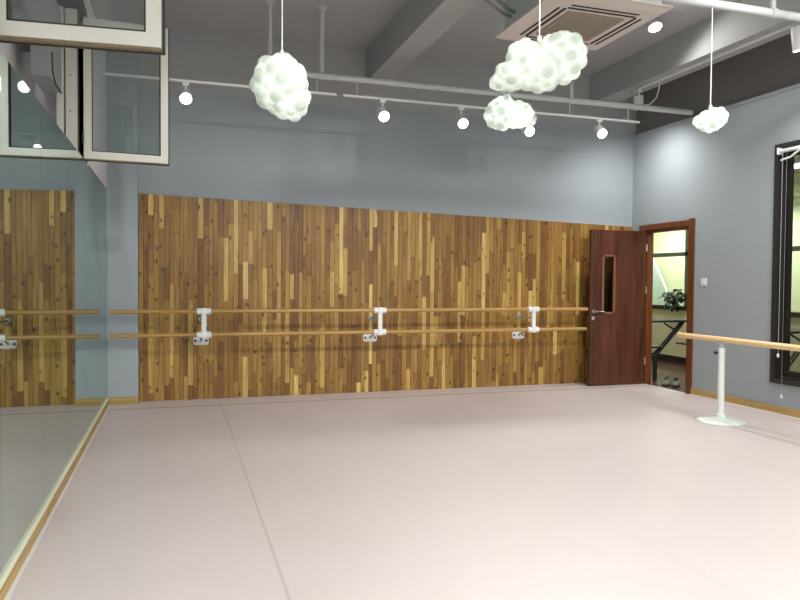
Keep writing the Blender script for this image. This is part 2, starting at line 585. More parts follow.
# ------------------------------------------------------------------ wood strip panelling on the back wall
def panelling():
    bm = B()
    lay = bm.loops.layers.color.new('timber')
    x0, x1 = -0.382, 5.70
    def top(x):
        return 2.193 + (2.031 - 2.193) * (x - x0) / (5.718 - x0)
    rnd = random.Random(21)
    x = x0
    while x < x1 - 1e-4:
        w = rnd.uniform(0.042, 0.06)
        xe = min(x + w, x1)
        if x1 - xe < 0.02:
            xe = x1
        z = 0.0
        zt0, zt1 = top(x), top(xe)
        first = True
        while True:
            h = rnd.choice([rnd.uniform(0.2, 0.45), rnd.uniform(0.3, 0.75), rnd.uniform(0.6, 1.1)])
            if first:
                h *= rnd.uniform(0.2, 1.0)
                first = False
            last = z + h > min(zt0, zt1) - 0.12
            za = zt0 if last else z + h
            zb = zt1 if last else z + h
            y = YP + rnd.uniform(0.0, 0.0016)
            g = 0.0013
            n0 = len(bm.verts)
            vs = [bm.verts.new(p) for p in (
                (x + g, y, z + g), (xe - g, y, z + g), (xe - g, y, zb - g), (x + g, y, za - g),
                (x + g, YB - 0.002, z + g), (xe - g, YB - 0.002, z + g), (xe - g, YB - 0.002, zb - g), (x + g, YB - 0.002, za - g))]
            t = min(1.0, max(0.0, rnd.gauss(0.46, 0.16)))
            if rnd.random() < 0.13:
                t = rnd.uniform(0.82, 1.0)
            if rnd.random() < 0.07:
                t = rnd.uniform(0.02, 0.15)
            c = (t, rnd.random(), rnd.random(), 1)
            for f in ((0, 1, 2, 3), (7, 6, 5, 4), (0, 4, 5, 1), (1, 5, 6, 2), (2, 6, 7, 3), (3, 7, 4, 0)):
                fc = bm.faces.new([vs[k] for k in f])
                for lp in fc.loops:
                    lp[lay] = c
            if last:
                break
            z += h
        x = xe
    return bm
pn = struct('trim_10', panelling(), M['panel'], label='knotty wood strip panelling covering the lower back wall')

# ------------------------------------------------------------------ wall-mounted double ballet barre
def wall_barre():
    t = thing('wall_barre', (2.1, YP, 0), 'double wooden ballet barre on white brackets fixed to the wood panelling', 'barre')
    YR = 7.462
    for z, xe in ((0.967, 4.822), (0.724, 4.806)):
        bm = B()
        tube(bm, [(-0.636, YR, z), (-0.632, YR, z), (xe - 0.004, YR, z), (xe, YR, z)], [0.018, 0.0215, 0.0215, 0.018], 20)
        obj('rail', bm, M['rail'], t, True)
    for xb in (0.265, 2.157, 4.073):
        xp = xb - 0.02
        bm = B()
        box(bm, xb - 0.024, xb + 0.024, YR - 0.026, YR - 0.004, 0.73, 0.96, bevel=0.004)
        br = obj('bracket', bm, M['white_metal'], t)
        for z in (0.967, 0.724):
            bm = B()
            tube(bm, [(xb - 0.072, YR, z), (xb - 0.068, YR, z), (xb + 0.068, YR, z), (xb + 0.072, YR, z)], [0.030, 0.034, 0.034, 0.030], 20)
            box(bm, xb - 0.024, xb + 0.024, YR - 0.036, YR + 0.03, z - 0.034, z + 0.034, bevel=0.006)
            obj('clamp', bm, M['white_metal'], br, True)
        # straight upper arm back to the wall, with its round flange
        bm = B()
        tube(bm, [(xb, YR, 0.868), (xp, YP - 0.012, 0.868)], 0.0125, 14)
        lathe(bm, [(0.0, -0.014), (0.022, -0.014), (0.03, -0.006), (0.03, 0.012)], (xp, YP - 0.012, 0.868), (0, 1, 0), 20)
        obj('arm', bm, M['grey_metal'], br, True)
        # lower brace ending in the screwed wall plate
        bm = B()
        tube(bm, [(xb, YR + 0.02, 0.724), (xb - 0.01, YR + 0.12, 0.71), (xp, YP - 0.03, 0.645), (xp, YP - 0.008, 0.635)], 0.0125, 14)
        obj('brace', bm, M['grey_metal'], br, True)
        bm = B()
        c_ = 0.022                                   # rounded plate outline
        prism(bm, [(xp + sx * (0.08 - c_) + c_ * math.cos(a), 0.635 + sz * (0.046 - c_) + c_ * math.sin(a))
                   for sx, sz, a0 in ((1, 1, 0), (-1, 1, 90), (-1, -1, 180), (1, -1, 270))
                   for a in [math.radians(a0 + q * 22.5) for q in range(5)]], 1, YP - 0.009, YP)
        wp = obj('wall_plate', bm, M['white_metal'], br)
        for dx in (-0.058, 0.058):
            bm = B()
            lathe(bm, [(0.013, 0), (0.013, 0.004), (0.0, 0.007)], (xp + dx, YP - 0.01, 0.635), (0, -1, 0), 14)
            obj('screw', bm, M['black'], wp, True)
    return t
wall_barre()

# ------------------------------------------------------------------ door in the right wall
def make_door():
    d = struct_root('door_1', (XR, 7.14, 0), 'dark red-brown wooden door standing open against the panelling')
    bm = B()
    box(bm, XR - 0.022, XR + 0.005, DY1, 7.652, 0, 2.035, bevel=0.004)
    box(bm, XR - 0.022, XR + 0.005, 6.655, DY0, 0, 2.052, bevel=0.004)
    box(bm, XR - 0.020, XR + 0.005, DY0 - 0.001, DY1 + 0.001, DZ, 2.037, bevel=0.004)
    box(bm, XR, CX0 + 0.01, DY1 - 0.03, DY1 + 0.002, 0, DZ)
    box(bm, XR, CX0 + 0.01, DY0 - 0.002, DY0 + 0.03, 0, DZ)
    box(bm, XR, CX0 + 0.01, DY0, DY1, DZ - 0.03, DZ + 0.002)
    obj('door_frame', bm, M['door_frame'], d)
    # leaf, lying open along the back wall; slot window cut through it
    x0, x1, y0, y1, zt = 4.885, 5.694, 7.497, 7.539, 1.952
    sx0, sx1, sz0, sz1 = 5.052, 5.238, 0.905, 1.645
    bm = B()
    box(bm, x0, sx0, y0, y1, 0.008, zt)
    box(bm, sx1, x1, y0, y1, 0.008, zt)
    box(bm, sx0, sx1, y0, y1, 0.008, sz0)
    box(bm, sx0, sx1, y0, y1, sz1, zt)
    bmesh.ops.remove_doubles(bm, verts=bm.verts[:], dist=1e-5)
    leaf = obj('door_leaf', bm, M['door'], d)
    bm = B()
    w = 0.022
    for (a, b_, c, e) in ((sx0, sx0 + w, sz0, sz1), (sx1 - w, sx1, sz0, sz1), (sx0, sx1, sz0, sz0 + w), (sx0, sx1, sz1 - w, sz1)):
        box(bm, a, b_, y0 - 0.006, y1 + 0.006, c, e)
    obj('glazing_bead', bm, M['bead'], leaf)
    obj('glass', bx(sx0 + 0.01, sx1 - 0.01, 7.514, 7.519, sz0 + 0.01, sz1 - 0.01), M['door_glass'], leaf)
    bm = B()
    hx, hz = 4.932, 0.936
    lathe(bm, [(0.026, 0), (0.026, 0.008), (0.012, 0.010), (0.010, 0.05)], (hx, y0, hz), (0, -1, 0), 24)
    tube(bm, [(hx - 0.004, y0 - 0.048, hz), (hx + 0.02, y0 - 0.052, hz), (hx + 0.07, y0 - 0.052, hz + 0.001), (hx + 0.125, y0 - 0.046, hz - 0.002)], [0.010, 0.0105, 0.010, 0.0085], 14)
    obj('handle', bm, M['chrome'], leaf, True)
    bm = B()
    lathe(bm, [(0.025, 0), (0.025, 0.007), (0.012, 0.011), (0.012, 0.013), (0, 0.013)], (hx, y0, hz - 0.085), (0, -1, 0), 24)
    obj('keyhole_rose', bm, M['chrome'], leaf, True)
    for z in (0.30, 1.206, 1.742):
        bm = B()
        tube(bm, [(5.700, 7.494, z - 0.045), (5.700, 7.494, z + 0.045)], 0.008, 12)
        box(bm, 5.690, 5.698, 7.494, 7.50, z - 0.045, z + 0.045)
        obj('hinge', bm, M['chrome'], d, True)
make_door()

# light switch
sw = thing('light_switch', (XR, 6.478, 1.275), 'white square light switch on grey wall right of the doorway', 'switch')
obj('plate', bx(XR - 0.009, XR, 6.448, 6.534, 1.270, 1.356, bevel=0.003), M['white_metal'], sw)
obj('rocker', bx(XR - 0.013, XR - 0.008, 6.465, 6.517, 1.287, 1.339, bevel=0.002), M['white_metal'], sw)

# ------------------------------------------------------------------ window in the right wall
def make_window():
    w = struct_root('window_1', (XR, (VY0 + VY1) / 2, VZ0), 'tall dark framed interior window at the right edge')
    def ring(x0, x1, y0, y1, z0, z1, t):
        bm = B()
        box(bm, x0, x1, y0, y0 + t, z0, z1)
        box(bm, x0, x1, y1 - t, y1, z0, z1)
        box(bm, x0, x1, y0 + t, y1 - t, z0, z0 + t)
        box(bm, x0, x1, y0 + t, y1 - t, z1 - t, z1)
        return bm
    obj('window_frame', ring(XR - 0.02, CX0 + 0.004, VY0, VY1, VZ0, VZ1, 0.045), M['win_edge'], w)
    obj('window_reveal', ring(XR + 0.012, CX0, VY0 + 0.045, VY1 - 0.045, VZ0 + 0.045, VZ1 - 0.045, 0.03), M['win_brown'], w)
    s = obj('window_sash', ring(XR + 0.05, XR + 0.095, VY0 + 0.075, VY1 - 0.075, VZ0 + 0.075, VZ1 - 0.075, 0.055), M['win_dark'], w)
    obj('window_glass', bx(XR + 0.07, XR + 0.075, VY0 + 0.12, VY1 - 0.12, VZ0 + 0.12, VZ1 - 0.12), M['glass'], s)
make_window()

# roller blind pulled up at the window head, with its two cords
rb = thing('roller_blind', (XR - 0.05, 4.4, 2.59), 'rolled-up white blind with hanging cords at head of right window', 'blind')
bm = B()
tube(bm, [(XR - 0.045, 3.28, 2.605), (XR - 0.045, 5.44, 2.605)], 0.019, 20)
obj('roller', bm, M['white_metal'], rb, True)
for ya in (5.44, 3.268):
    obj('bracket', bx(XR - 0.07, XR - 0.015, ya, ya + 0.012, 2.575, 2.64), M['white_metal'], rb)
bm = B()
tube(bm, [(XR - 0.05, 5.42, 2.515), (XR - 0.055, 5.30, 2.53), (XR - 0.05, 5.20, 2.585)], 0.010, 10)
obj('bottom_bar', bm, M['white_metal'], rb, True)
for y, z, xo, cr_ in ((5.395, 0.575, 0.055, 0.0022), (5.352, 0.174, 0.047, 0.0011)):
    bm = B()
    tube(bm, [(XR - xo, y, 2.60), (XR - xo, y, z + 0.02)], cr_, 8)
    c = obj('cord', bm, M['grey_metal'], rb, True)
    bm = B()
    lathe(bm, [(0.004, 0.035), (0.011, 0.028), (0.013, 0.0), (0.0, -0.006)], (XR - xo, y, z), (0, 0, 1), 14)
    obj('cord_weight', bm, M['white_metal'], c, True)

# ------------------------------------------------------------------ portable barre beside the window
def stand_barre():
    x, y = 4.862, 5.272
    t = thing('portable_barre', (x, y, 0), 'free-standing single ballet barre with white round base before right window', 'barre')
    bm = B()
    tube(bm, [(x + 0.008, 5.872, 0.770), (x + 0.008, 5.868, 0.770), (x + 0.008, 3.35, 0.770), (x + 0.008, 3.346, 0.770)], [0.024, 0.0275, 0.0275, 0.024], 24)
    obj('rail', bm, M['rail_y'], t, True)
    for yy in (y, 3.75):
        bm = B()
        lathe(bm, [(0.0, 0.0), (0.215, 0.0), (0.219, 0.006), (0.214, 0.014), (0.19, 0.022), (0.11, 0.036), (0.06, 0.046), (0.05, 0.05), (0.05, 0.072), (0.042, 0.08), (0.0, 0.08)], (x, yy, 0), (0, 0, 1), 48)
        bs = obj('base', bm, M['stand_white'], t, True)
        bm = B()
        tube(bm, [(x, yy, 0.075), (x, yy, 0.694)], 0.0305, 24)
        obj('post', bm, M['stand_white'], bs, True)
        bm = B()
        tube(bm, [(x, yy, 0.690), (x, yy, 0.735)], 0.023, 20)
        box(bm, x - 0.022, x + 0.034, yy - 0.04, yy + 0.04, 0.733, 0.748, bevel=0.004)
        obj('saddle', bm, M['grey_metal'], bs, True)
        bm = B()
        d = Vector((-0.93, 0.36, 0))
        p = Vector((x, yy, 0.648))
        lathe(bm, [(0.006, 0.03), (0.006, 0.048), (0.016, 0.05), (0.018, 0.062), (0.012, 0.068), (0.0, 0.068)], p, d, 16)
        obj('knob', bm, M['black'], bs, True)
stand_barre()

# ------------------------------------------------------------------ left window: two sashes swung into the room
def win_left():
    w = struct_root('window_2', (XL, 4.0, WZ0), 'white high window opening above the mirror')
    bm = B()
    box(bm, -0.90, XL + 0.003, WY1, WY1 + 0.055, WZ0, WZ1)
    box(bm, -0.895, -0.845, WY1 - 0.05, WY1, WZ0, WZ1)
    box(bm, -0.835, -0.748, WY1 - 0.02, WY1, WZ0, WZ1)
    box(bm, -0.90, XL + 0.003, WY0 - 0.055, WY0, WZ0, WZ1)
    box(bm, -0.90, XL + 0.003, WY0 - 0.055, WY1 + 0.055, WZ1, WZ1 + 0.055)
    obj('window_frame', bm, M['pvc'], w)
    obj('gasket', bx(-0.748, -0.736, WY1 - 0.022, WY1, WZ0, WZ1), M['gasket'], w)
    for z in (2.36, 2.62, 2.9, 3.14):
        bm = B()
        lathe(bm, [(0.006, 0), (0.006, 0.002), (0.0, 0.003)], (-0.80, WY1 - 0.02, z), (0, -1, 0), 10)
        obj('frame_screw', bm, M['black'], w)
    obj('window_sill', bx(-1.08, XL - 0.0085, WY0, WY1, WZ0 - 0.01, WZ0 + 0.004), M['pvc'], w)

def sash(hinge, width, z0, z1, ang, label):
    """a casement sash turned about its hinge so that it stands out into the room"""
    t = thing('window_sash', (hinge[0], hinge[1], z0), label, 'window sash', 'open window sashes above the mirror')
    R = Matrix.Translation(Vector((hinge[0], hinge[1], 0))) @ Matrix.Rotation(ang, 4, 'Z')
    f, d = 0.058, 0.055
    def part(name, boxes, mat, bev=0.0, parent=t):
        bm = B()
        for q in boxes:
            box(bm, *q, bevel=bev)
        bm.transform(R)
        return obj(name, bm, mat, parent)
    fr = B()
    # mitred frame: four trapezoid members
    def member(poly):
        prism(fr, poly, 1, 0.0, d)
    member([(0, z0), (width, z0), (width - f, z0 + f), (f, z0 + f)])
    member([(0, z1), (f, z1 - f), (width - f, z1 - f), (width, z1)])
    member([(0, z0), (f, z0 + f), (f, z1 - f), (0, z1)])
    member([(width, z0), (width, z1), (width - f, z1 - f), (width - f, z0 + f)])
    fr.transform(R)
    frame = obj('sash_frame', fr, M['pvc'], t)
    g = 0.012
    part('gasket', [(-g, width + g, d - 0.012, d + 0.006, z0 - g, z0), (-g, width + g, d - 0.012, d + 0.006, z1, z1 + g),
                    (width, width + g, d - 0.012, d + 0.006, z0, z1)], M['gasket'])
    part('sash_edge', [(0.0, width, 0.006, d - 0.004, z0 - 0.009, z0 + 0.0005)], M['grime'])
    k = 0.008
    part('glazing_bead', [(f, f + k, 0.004, d - 0.01, z0 + f, z1 - f), (width - f - k, width - f, 0.004, d - 0.01, z0 + f, z1 - f),
                          (f, width - f, 0.004, d - 0.01, z0 + f, z0 + f + k)], M['gasket'])
    part('glass', [(f, width - f, 0.028, 0.032, z0 + f, z1 - f)], M['sash_glass'])
    for zh in (z0 + 0.12, z1 - 0.2):
        part('hinge', [(-0.012, 0.004, 0.0, 0.03, zh, zh + 0.08)], M['gasket'])
win_left()
sash((-0.700, 6.020), 0.634, 2.248, 3.350, math.radians(4.5), 'white framed window sash swung open, further from camera, beside leftmost spotlight')
sash((-0.692, 3.085), 0.632, 2.245, 3.350, math.radians(-4.5), 'white framed window sash swung open, nearest camera, in the top left corner')

bm = B()
box(bm, -0.955, -0.826, 5.35, 5.80, 2.69, 3.30, bevel=0.004)
tb = thing('trunking_box', (-0.89, 5.57, 2.69), 'grey metal box hung inside the left window opening', 'box')
obj('casing', bm, M['grey_box'], tb)
bm = B()
tube(bm, [(-0.822, 5.36, 2.86), (-0.820, 5.37, 2.73), (-0.824, 5.5, 2.686), (-0.824, 5.78, 2.684)], 0.006, 8)
obj('cable', bm, M['black'], tb, True)
obj('bracket', bx(-1.08, -0.95, 5.42, 5.72, 2.95, 3.15), M['grey_box'], tb)

# ------------------------------------------------------------------ overhead pipes
def pipe(label, pts, r, rods, name='ceiling_pipe', cat='pipe', group='ceiling pipes'):
    t = thing(name, pts[0], label, cat, group)
    bm = B()
    tube(bm, pts, r, 20)
    obj('pipe', bm, M['dim_metal'], t, True)
    for (x, y, z, rr) in rods:
        bm = B()
        tube(bm, [(x, y, z), (x, y, ZC)], rr, 12)
        lathe(bm, [(0.045, 0.0), (0.045, 0.006), (0.02, 0.02)], (x, y, ZC), (0, 0, -1), 20)
        rd = obj('hanger_rod', bm, M['dim_metal'], t, True)
        bm = B()
        tube(bm, [(x - 0.022, y, z), (x + 0.022, y, z)], r + 0.006, 18)
        obj('pipe_clamp', bm, M['dim_metal'], rd, True)
    return t
ZP, YPIPE = 3.288, 6.75
pipe('long grey pipe running across the room under the beams near back wall',
     [(0.80, YPIPE, ZP), (XR - 0.0, YPIPE, ZP)], 0.031,
     [(0.845, YPIPE, ZP, 0.021), (1.345, YPIPE, ZP, 0.024), (4.115, YPIPE, ZP, 0.024)])
pipe('thicker grey pipe crossing the top right corner nearer the camera',
     [(1.0, 4.08, 3.28), (5.715, 4.08, 3.28)], 0.031,
     [(1.6, 4.08, 3.28, 0.022), (4.16, 4.08, 3.28, 0.022)])

# ------------------------------------------------------------------ light tracks and spotlights
def track(label, p0, p1, drops, top):
    t = thing('light_track', p0, label, 'light track', 'white light tracks')
    bm = B()
    v = Vector(p1) - Vector(p0)
    if abs(v.x) > abs(v.y):
        box(bm, p0[0], p1[0], p0[1] - 0.017, p0[1] + 0.017, p0[2], p0[2] + 0.018)
    else:
        box(bm, p0[0] - 0.017, p0[0] + 0.017, min(p0[1], p1[1]), max(p0[1], p1[1]), p0[2], p0[2] + 0.018)
    obj('rail', bm, M['white_metal'], t)
    for q in drops:
        bm = B()
        tube(bm, [(q[0], q[1], p0[2] + 0.016), (q[0], q[1], top)], 0.006, 8)
        obj('hanger', bm, M['dim_metal'], t, True)
ZT = 3.110
track('white light track section near the left wall behind the round cloud lamp', (-0.62, YPIPE, ZT), (1.49, YPIPE, ZT), [(0.86, YPIPE), (1.30, YPIPE)], ZP - 0.028)
track('long white light track section carrying four spotlights along back wall', (1.56, YPIPE, ZT), (5.0, YPIPE, ZT), [(1.7, YPIPE), (3.3, YPIPE), (4.10, YPIPE), (4.85, YPIPE)], ZP - 0.028)
track('white light track fixed beneath the right concrete beam', (5.155, 7.0, 3.563), (5.155, 3.9, 3.563), [], 3.6)

def spot(p_track, head, aim, label, energy, size=66, L=0.15, r=0.058, name='track_spotlight', group='white track spotlights', blend=0.6, soft=0.055):
    """white can light: adapter, stem, can and glowing lens; the can points along aim"""
    t = thing(name, p_track, label, 'spotlight', group)
    h = Vector(head)
    d = (Vector(aim) - h).normalized()
    bm = B()
    box(bm, p_track[0] - 0.03, p_track[0] + 0.03, p_track[1] - 0.016, p_track[1] + 0.016, p_track[2] - 0.03, p_track[2], bevel=0.003)
    tube(bm, [(p_track[0], p_track[1], p_track[2] - 0.028), tuple(h - d * (L * 0.55))], 0.0085, 10)
    obj('adapter', bm, M['white_metal'], t, True)
    bm = B()
    lathe(bm, [(0.0, -L), (r * 0.88, -L), (r * 0.96, -L + 0.008), (r, -0.02), (r, 0.0), (r * 0.9, 0.0), (r * 0.86, -0.006), (0.0, -0.007)], h, d, 28)
    can = obj('can', bm, M['white_metal'], t, True)
    bm = B()
    lathe(bm, [(r * 0.85, 0.0), (r * 0.85, 0.002), (0.0, 0.006)], h - d * 0.005, d, 28)
    obj('lens', bm, M['lamp'], can, True)
    add_light('SPOT', 'spotlight_beam', h + d * 0.02, energy, (1.0, 0.985, 0.95), h + d, t,
              spot_size=math.radians(size), spot_blend=blend, shadow_soft_size=soft)

SE = 52
for (x, zz, dx, lab) in (
        (0.078, 2.944, 0.2, 'white track spotlight beside the open window sash, leftmost on the track'),
        (1.965, 2.930, 0.0, 'white track spotlight right of the round cloud lamp, before the middle beam'),
        (2.815, 2.925, -0.2, 'white track spotlight left of the two overlapping cloud lamps'),
        (3.585, 2.900, -0.2, 'white track spotlight half hidden behind the lower cloud lamp'),
        (4.48, 2.940, -0.4, 'white track spotlight at the right end of the back track')):
    spot((x, YPIPE + 0.0, ZT), (x, YPIPE - 0.06, zz), (x + dx, 3.0, 0.6), lab, SE, 95)
spot((5.155, 6.966, 3.563), (5.140, 6.945, 3.315), (5.38, 7.16, 2.0), 'white can spotlight under right beam, pointing down at the doorway', 66, 150, 0.165, 0.055, blend=1.0)
spot((5.155, 4.756, 3.563), (5.125, 4.730, 3.315), (5.42, 4.75, 1.6), 'white can spotlight at the right picture edge, pointing down', 75, 130, 0.2, 0.055, blend=1.0)
# surface lamp on the ceiling by the air conditioner
spot((4.55, 5.96, ZC), (4.575, 5.945, 3.86), (4.56, 5.73, 3.42), 'bright ceiling spotlight beside the air conditioner cassette', 24, 176, 0.05, 0.072, blend=0.55)

# cable looping from right beam down to the pipe
bm = B()
tube(bm, [(5.20, 6.66, 3.57), (5.22, 6.70, 3.50), (5.20, 6.72, 3.40), (5.13, 6.74, 3.33), (5.07, 6.745, 3.318)], 0.006, 8)
tag(obj('power_cable', bm, M['white_metal'], None, True), 'thin white cable looping from right beam down to the long pipe', 'cable')

# ------------------------------------------------------------------ ceiling cassette air conditioner
def aircon():
    x0, x1, y0, y1, z = 2.452, 3.395, 4.215, 5.185, 3.245
    t = thing('air_conditioner', ((x0 + x1) / 2, (y0 + y1) / 2, z), 'ceiling cassette air conditioner with square beige intake grille', 'air conditioner')
    obj('body', bx(x0 + 0.055, x1 - 0.055, y0 + 0.055, y1 - 0.055, z + 0.04, z + 0.34, bevel=0.006), M['ac_body'], t)
    # fascia with a sloped rim, slots cut as dark recesses
    bm = B()
    cx, cy = (x0 + x1) / 2, (y0 + y1) / 2
    def ringq(h, k):
        hx, hy = (x1 - x0) / 2 - k, (y1 - y0) / 2 - k
        return [bm.verts.new((cx + a * hx, cy + b_ * hy, h)) for a, b_ in ((-1, -1), (1, -1), (1, 1), (-1, 1))]
    R = [ringq(z + 0.042, 0.0), ringq(z + 0.026, 0.0), ringq(z + 0.004, 0.05), ringq(z, 0.09), ringq(z, 0.225), ringq(z + 0.012, 0.235)]
    for a, b_ in zip(R, R[1:]):
        for k in range(4):
            bm.faces.new((a[k], a[(k + 1) % 4], b_[(k + 1) % 4], b_[k]))
    bm.faces.new(R[0])
    bm.faces.new(R[-1])
    obj('fascia', bm, M['ac_plastic'], t)
    bm = B()
    g = 0.24
    box(bm, x0 + g, x1 - g, y0 + g, y1 - g, z - 0.004, z + 0.01, bevel=0.003)
    n = 34
    for i in range(n):
        yy = y0 + g + 0.02 + (y1 - y0 - 2 * g - 0.04) * i / (n - 1)
        box(bm, x0 + g + 0.015, x1 - g - 0.015, yy - 0.003, yy + 0.003, z - 0.008, z - 0.003)
    obj('intake_grille', bm, M['ac_grille'], t)
    for k in range(4):
        bm = B()
        vane = B()
        for (o, wd) in ((0.118, 0.022), (0.165, 0.026)):
            if k == 0:
                box(bm, x0 + 0.19, x1 - 0.19, y0 + o, y0 + o + wd, z - 0.001, z + 0.003)
            elif k == 1:
                box(bm, x0 + 0.19, x1 - 0.19, y1 - o - wd, y1 - o, z - 0.001, z + 0.003)
            elif k == 2:
                box(bm, x0 + o, x0 + o + wd, y0 + 0.19, y1 - 0.19, z - 0.001, z + 0.003)
            else:
                box(bm, x1 - o - wd, x1 - o, y0 + 0.19, y1 - 0.19, z - 0.001, z + 0.003)
        vane.free()
        obj('air_outlet', bm, M['dark_gap'], t)
    for (px, py) in ((x0 + 0.12, y0 + 0.1), (x1 - 0.12, y0 + 0.1), (x1 - 0.12, y1 - 0.1), (x0 + 0.12, y1 - 0.1)):
        bm = B()
        tube(bm, [(px, py, z + 0.33), (px, py, ZC)], 0.006, 8)
        obj('hanger_rod', bm, M['dim_metal'], t, True)
    # refrigerant lines coming into the left side of the body
    bm = B()
    tube(bm, [(2.51, 4.95, 3.40), (2.46, 4.95, 3.405), (2.36, 4.92, 3.45), (2.20, 4.85, 3.50), (2.0, 4.75, 3.52), (1.70, 4.7, 3.60), (1.6, 4.7, ZC)], 0.016, 12)
    obj('refrigerant_pipe', bm, M['dim_dark'], t, True)
    bm = B()
    tube(bm, [(2.51, 5.01, 3.385), (2.44, 5.0, 3.39), (2.34, 4.96, 3.42), (2.18, 4.88, 3.46), (1.98, 4.78, 3.49), (1.66, 4.72, 3.58), (1.56, 4.72, ZC)], 0.012, 12)
    obj('refrigerant_pipe', bm, M['dim_dark'], t, True)
aircon()

# ------------------------------------------------------------------ cloud pendant lamps
RV = Vector((0.9523, -0.3051, 0.0))      # horizontal direction the clouds' width is measured along
DV = Vector((0.3052, 0.9519, 0.0))       # and their depth
def fib(n):
    g = PI * (3 - math.sqrt(5))
    for i in range(n):
        z = 1 - 2 * (i + 0.5) / n
        r = math.sqrt(1 - z * z)
        yield Vector((r * math.cos(g * i), r * math.sin(g * i), z))

def cloud(label, c, blobs, cord_top, watts, vox, lights=None, cord_path=None):
    """blobs: (u, v, w, ru, rv, rw, n bumps, bump radius) in metres about the centre c"""
    c = Vector(c)
    t = thing('cloud_lamp', c, label, 'pendant lamp', 'cloud shaped pendant lamps')
    rnd = random.Random(hash(label) % 1000 if False else len(label))
    def W(u, v, w):
        return c + RV * u + Vector((0, 0, 1)) * v + DV * w
    bm = B()
    for (u, v, w, ru, rv, rw, n, br) in blobs:
        s = B()
        bmesh.ops.create_icosphere(s, subdivisions=3, radius=1.0)
        for vv in s.verts:
            q = vv.co.copy()
            vv.co = W(u + q.x * ru, v + q.z * rv, w + q.y * rw)
        merge(bm, s)
        for d in (fib(n) if n else ()):
            k = br * rnd.uniform(0.8, 1.2)
            e = 1.0 - 0.38 * br / max(ru, rv)
            s = B()
            bmesh.ops.create_icosphere(s, subdivisions=2, radius=k)
            o = W(u + d.x * ru * e, v + d.z * rv * e, w + d.y * rw * e)
            for vv in s.verts:
                vv.co = vv.co + o
            merge(bm, s)
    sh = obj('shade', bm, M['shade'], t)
    md = sh.modifiers.new('r', 'REMESH')
    md.mode = 'VOXEL'
    md.voxel_size = vox
    ms = sh.modifiers.new('s', 'SMOOTH')
    ms.factor = 0.5
    ms.iterations = 3
    dg = bpy.context.evaluated_depsgraph_get()
    me = bpy.data.meshes.new_from_object(sh.evaluated_get(dg))
    sh.modifiers.clear()
    old = sh.data
    sh.data = me
    bpy.data.meshes.remove(old)
    me.name = 'shade'
    if not me.materials:
        me.materials.append(M['shade'])
    for p in me.polygons:
        p.use_smooth = True
    th = me.attributes.new('bulge_dim', 'FLOAT', 'POINT')  # height above the core, used to dim the bulges' colour
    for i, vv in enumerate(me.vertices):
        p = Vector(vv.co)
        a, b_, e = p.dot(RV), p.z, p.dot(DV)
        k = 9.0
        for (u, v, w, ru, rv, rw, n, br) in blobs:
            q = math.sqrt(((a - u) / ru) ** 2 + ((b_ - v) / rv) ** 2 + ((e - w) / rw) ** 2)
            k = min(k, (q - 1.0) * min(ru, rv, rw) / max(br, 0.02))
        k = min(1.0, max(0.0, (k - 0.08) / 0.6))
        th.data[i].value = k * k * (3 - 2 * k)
    top = max(v.co.z for v in me.vertices if v.co.x ** 2 + v.co.y ** 2 < 0.02 ** 2)
    bm = B()
    tube(bm, [(c.x, c.y, c.z + top - 0.02)] + [Vector((c.x, y_, z_)) for y_, z_ in (cord_path or [(c.y, cord_top)])], 0.0042, 8)
    obj('cord', bm, M['white_metal'], t, True)
    bm = B()
    lathe(bm, [(0.012, 0.03), (0.014, 0.0), (0.0, 0.0)], (c.x, c.y, c.z + top - 0.015), (0, 0, 1), 12)
    obj('cord_grip', bm, M['white_metal'], t, True)
    for (u, v, w, k) in (lights or [(0, 0, 0, 1.0)]):
        add_light('POINT', 'cloud_bulb', W(u, v, w), watts * k, (0.90, 1.0, 0.93), None, t, shadow_soft_size=0.035)
    return t

k1 = 0.00672
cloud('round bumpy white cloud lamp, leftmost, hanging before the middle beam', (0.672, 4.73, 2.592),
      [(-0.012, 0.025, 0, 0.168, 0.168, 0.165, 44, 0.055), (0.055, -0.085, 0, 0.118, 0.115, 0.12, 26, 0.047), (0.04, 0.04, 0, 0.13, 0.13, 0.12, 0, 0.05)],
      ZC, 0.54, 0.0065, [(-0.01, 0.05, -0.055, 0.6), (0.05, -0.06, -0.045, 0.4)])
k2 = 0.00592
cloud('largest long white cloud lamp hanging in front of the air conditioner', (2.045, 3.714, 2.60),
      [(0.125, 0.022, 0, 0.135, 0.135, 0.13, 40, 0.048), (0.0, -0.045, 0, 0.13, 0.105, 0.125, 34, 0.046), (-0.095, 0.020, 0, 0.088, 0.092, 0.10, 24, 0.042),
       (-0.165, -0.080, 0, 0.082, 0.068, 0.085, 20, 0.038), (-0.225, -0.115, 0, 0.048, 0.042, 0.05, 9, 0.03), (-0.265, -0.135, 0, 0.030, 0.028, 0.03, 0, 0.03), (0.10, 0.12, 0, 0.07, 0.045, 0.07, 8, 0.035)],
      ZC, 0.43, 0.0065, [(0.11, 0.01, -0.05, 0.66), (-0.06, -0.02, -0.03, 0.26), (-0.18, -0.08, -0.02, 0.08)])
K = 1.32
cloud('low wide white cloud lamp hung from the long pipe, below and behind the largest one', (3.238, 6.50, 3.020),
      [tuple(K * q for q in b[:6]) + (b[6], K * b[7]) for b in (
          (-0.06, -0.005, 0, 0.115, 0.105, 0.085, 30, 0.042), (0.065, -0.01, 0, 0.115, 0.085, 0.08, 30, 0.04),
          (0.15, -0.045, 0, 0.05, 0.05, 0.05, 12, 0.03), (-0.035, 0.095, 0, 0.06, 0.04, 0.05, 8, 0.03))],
      3.3, 1.5, 0.0085, [(0.07, -0.01, -0.04, 0.6), (-0.06, 0.0, -0.04, 0.4)], [(6.51, 3.255), (6.60, 3.262), (6.73, 3.262)])
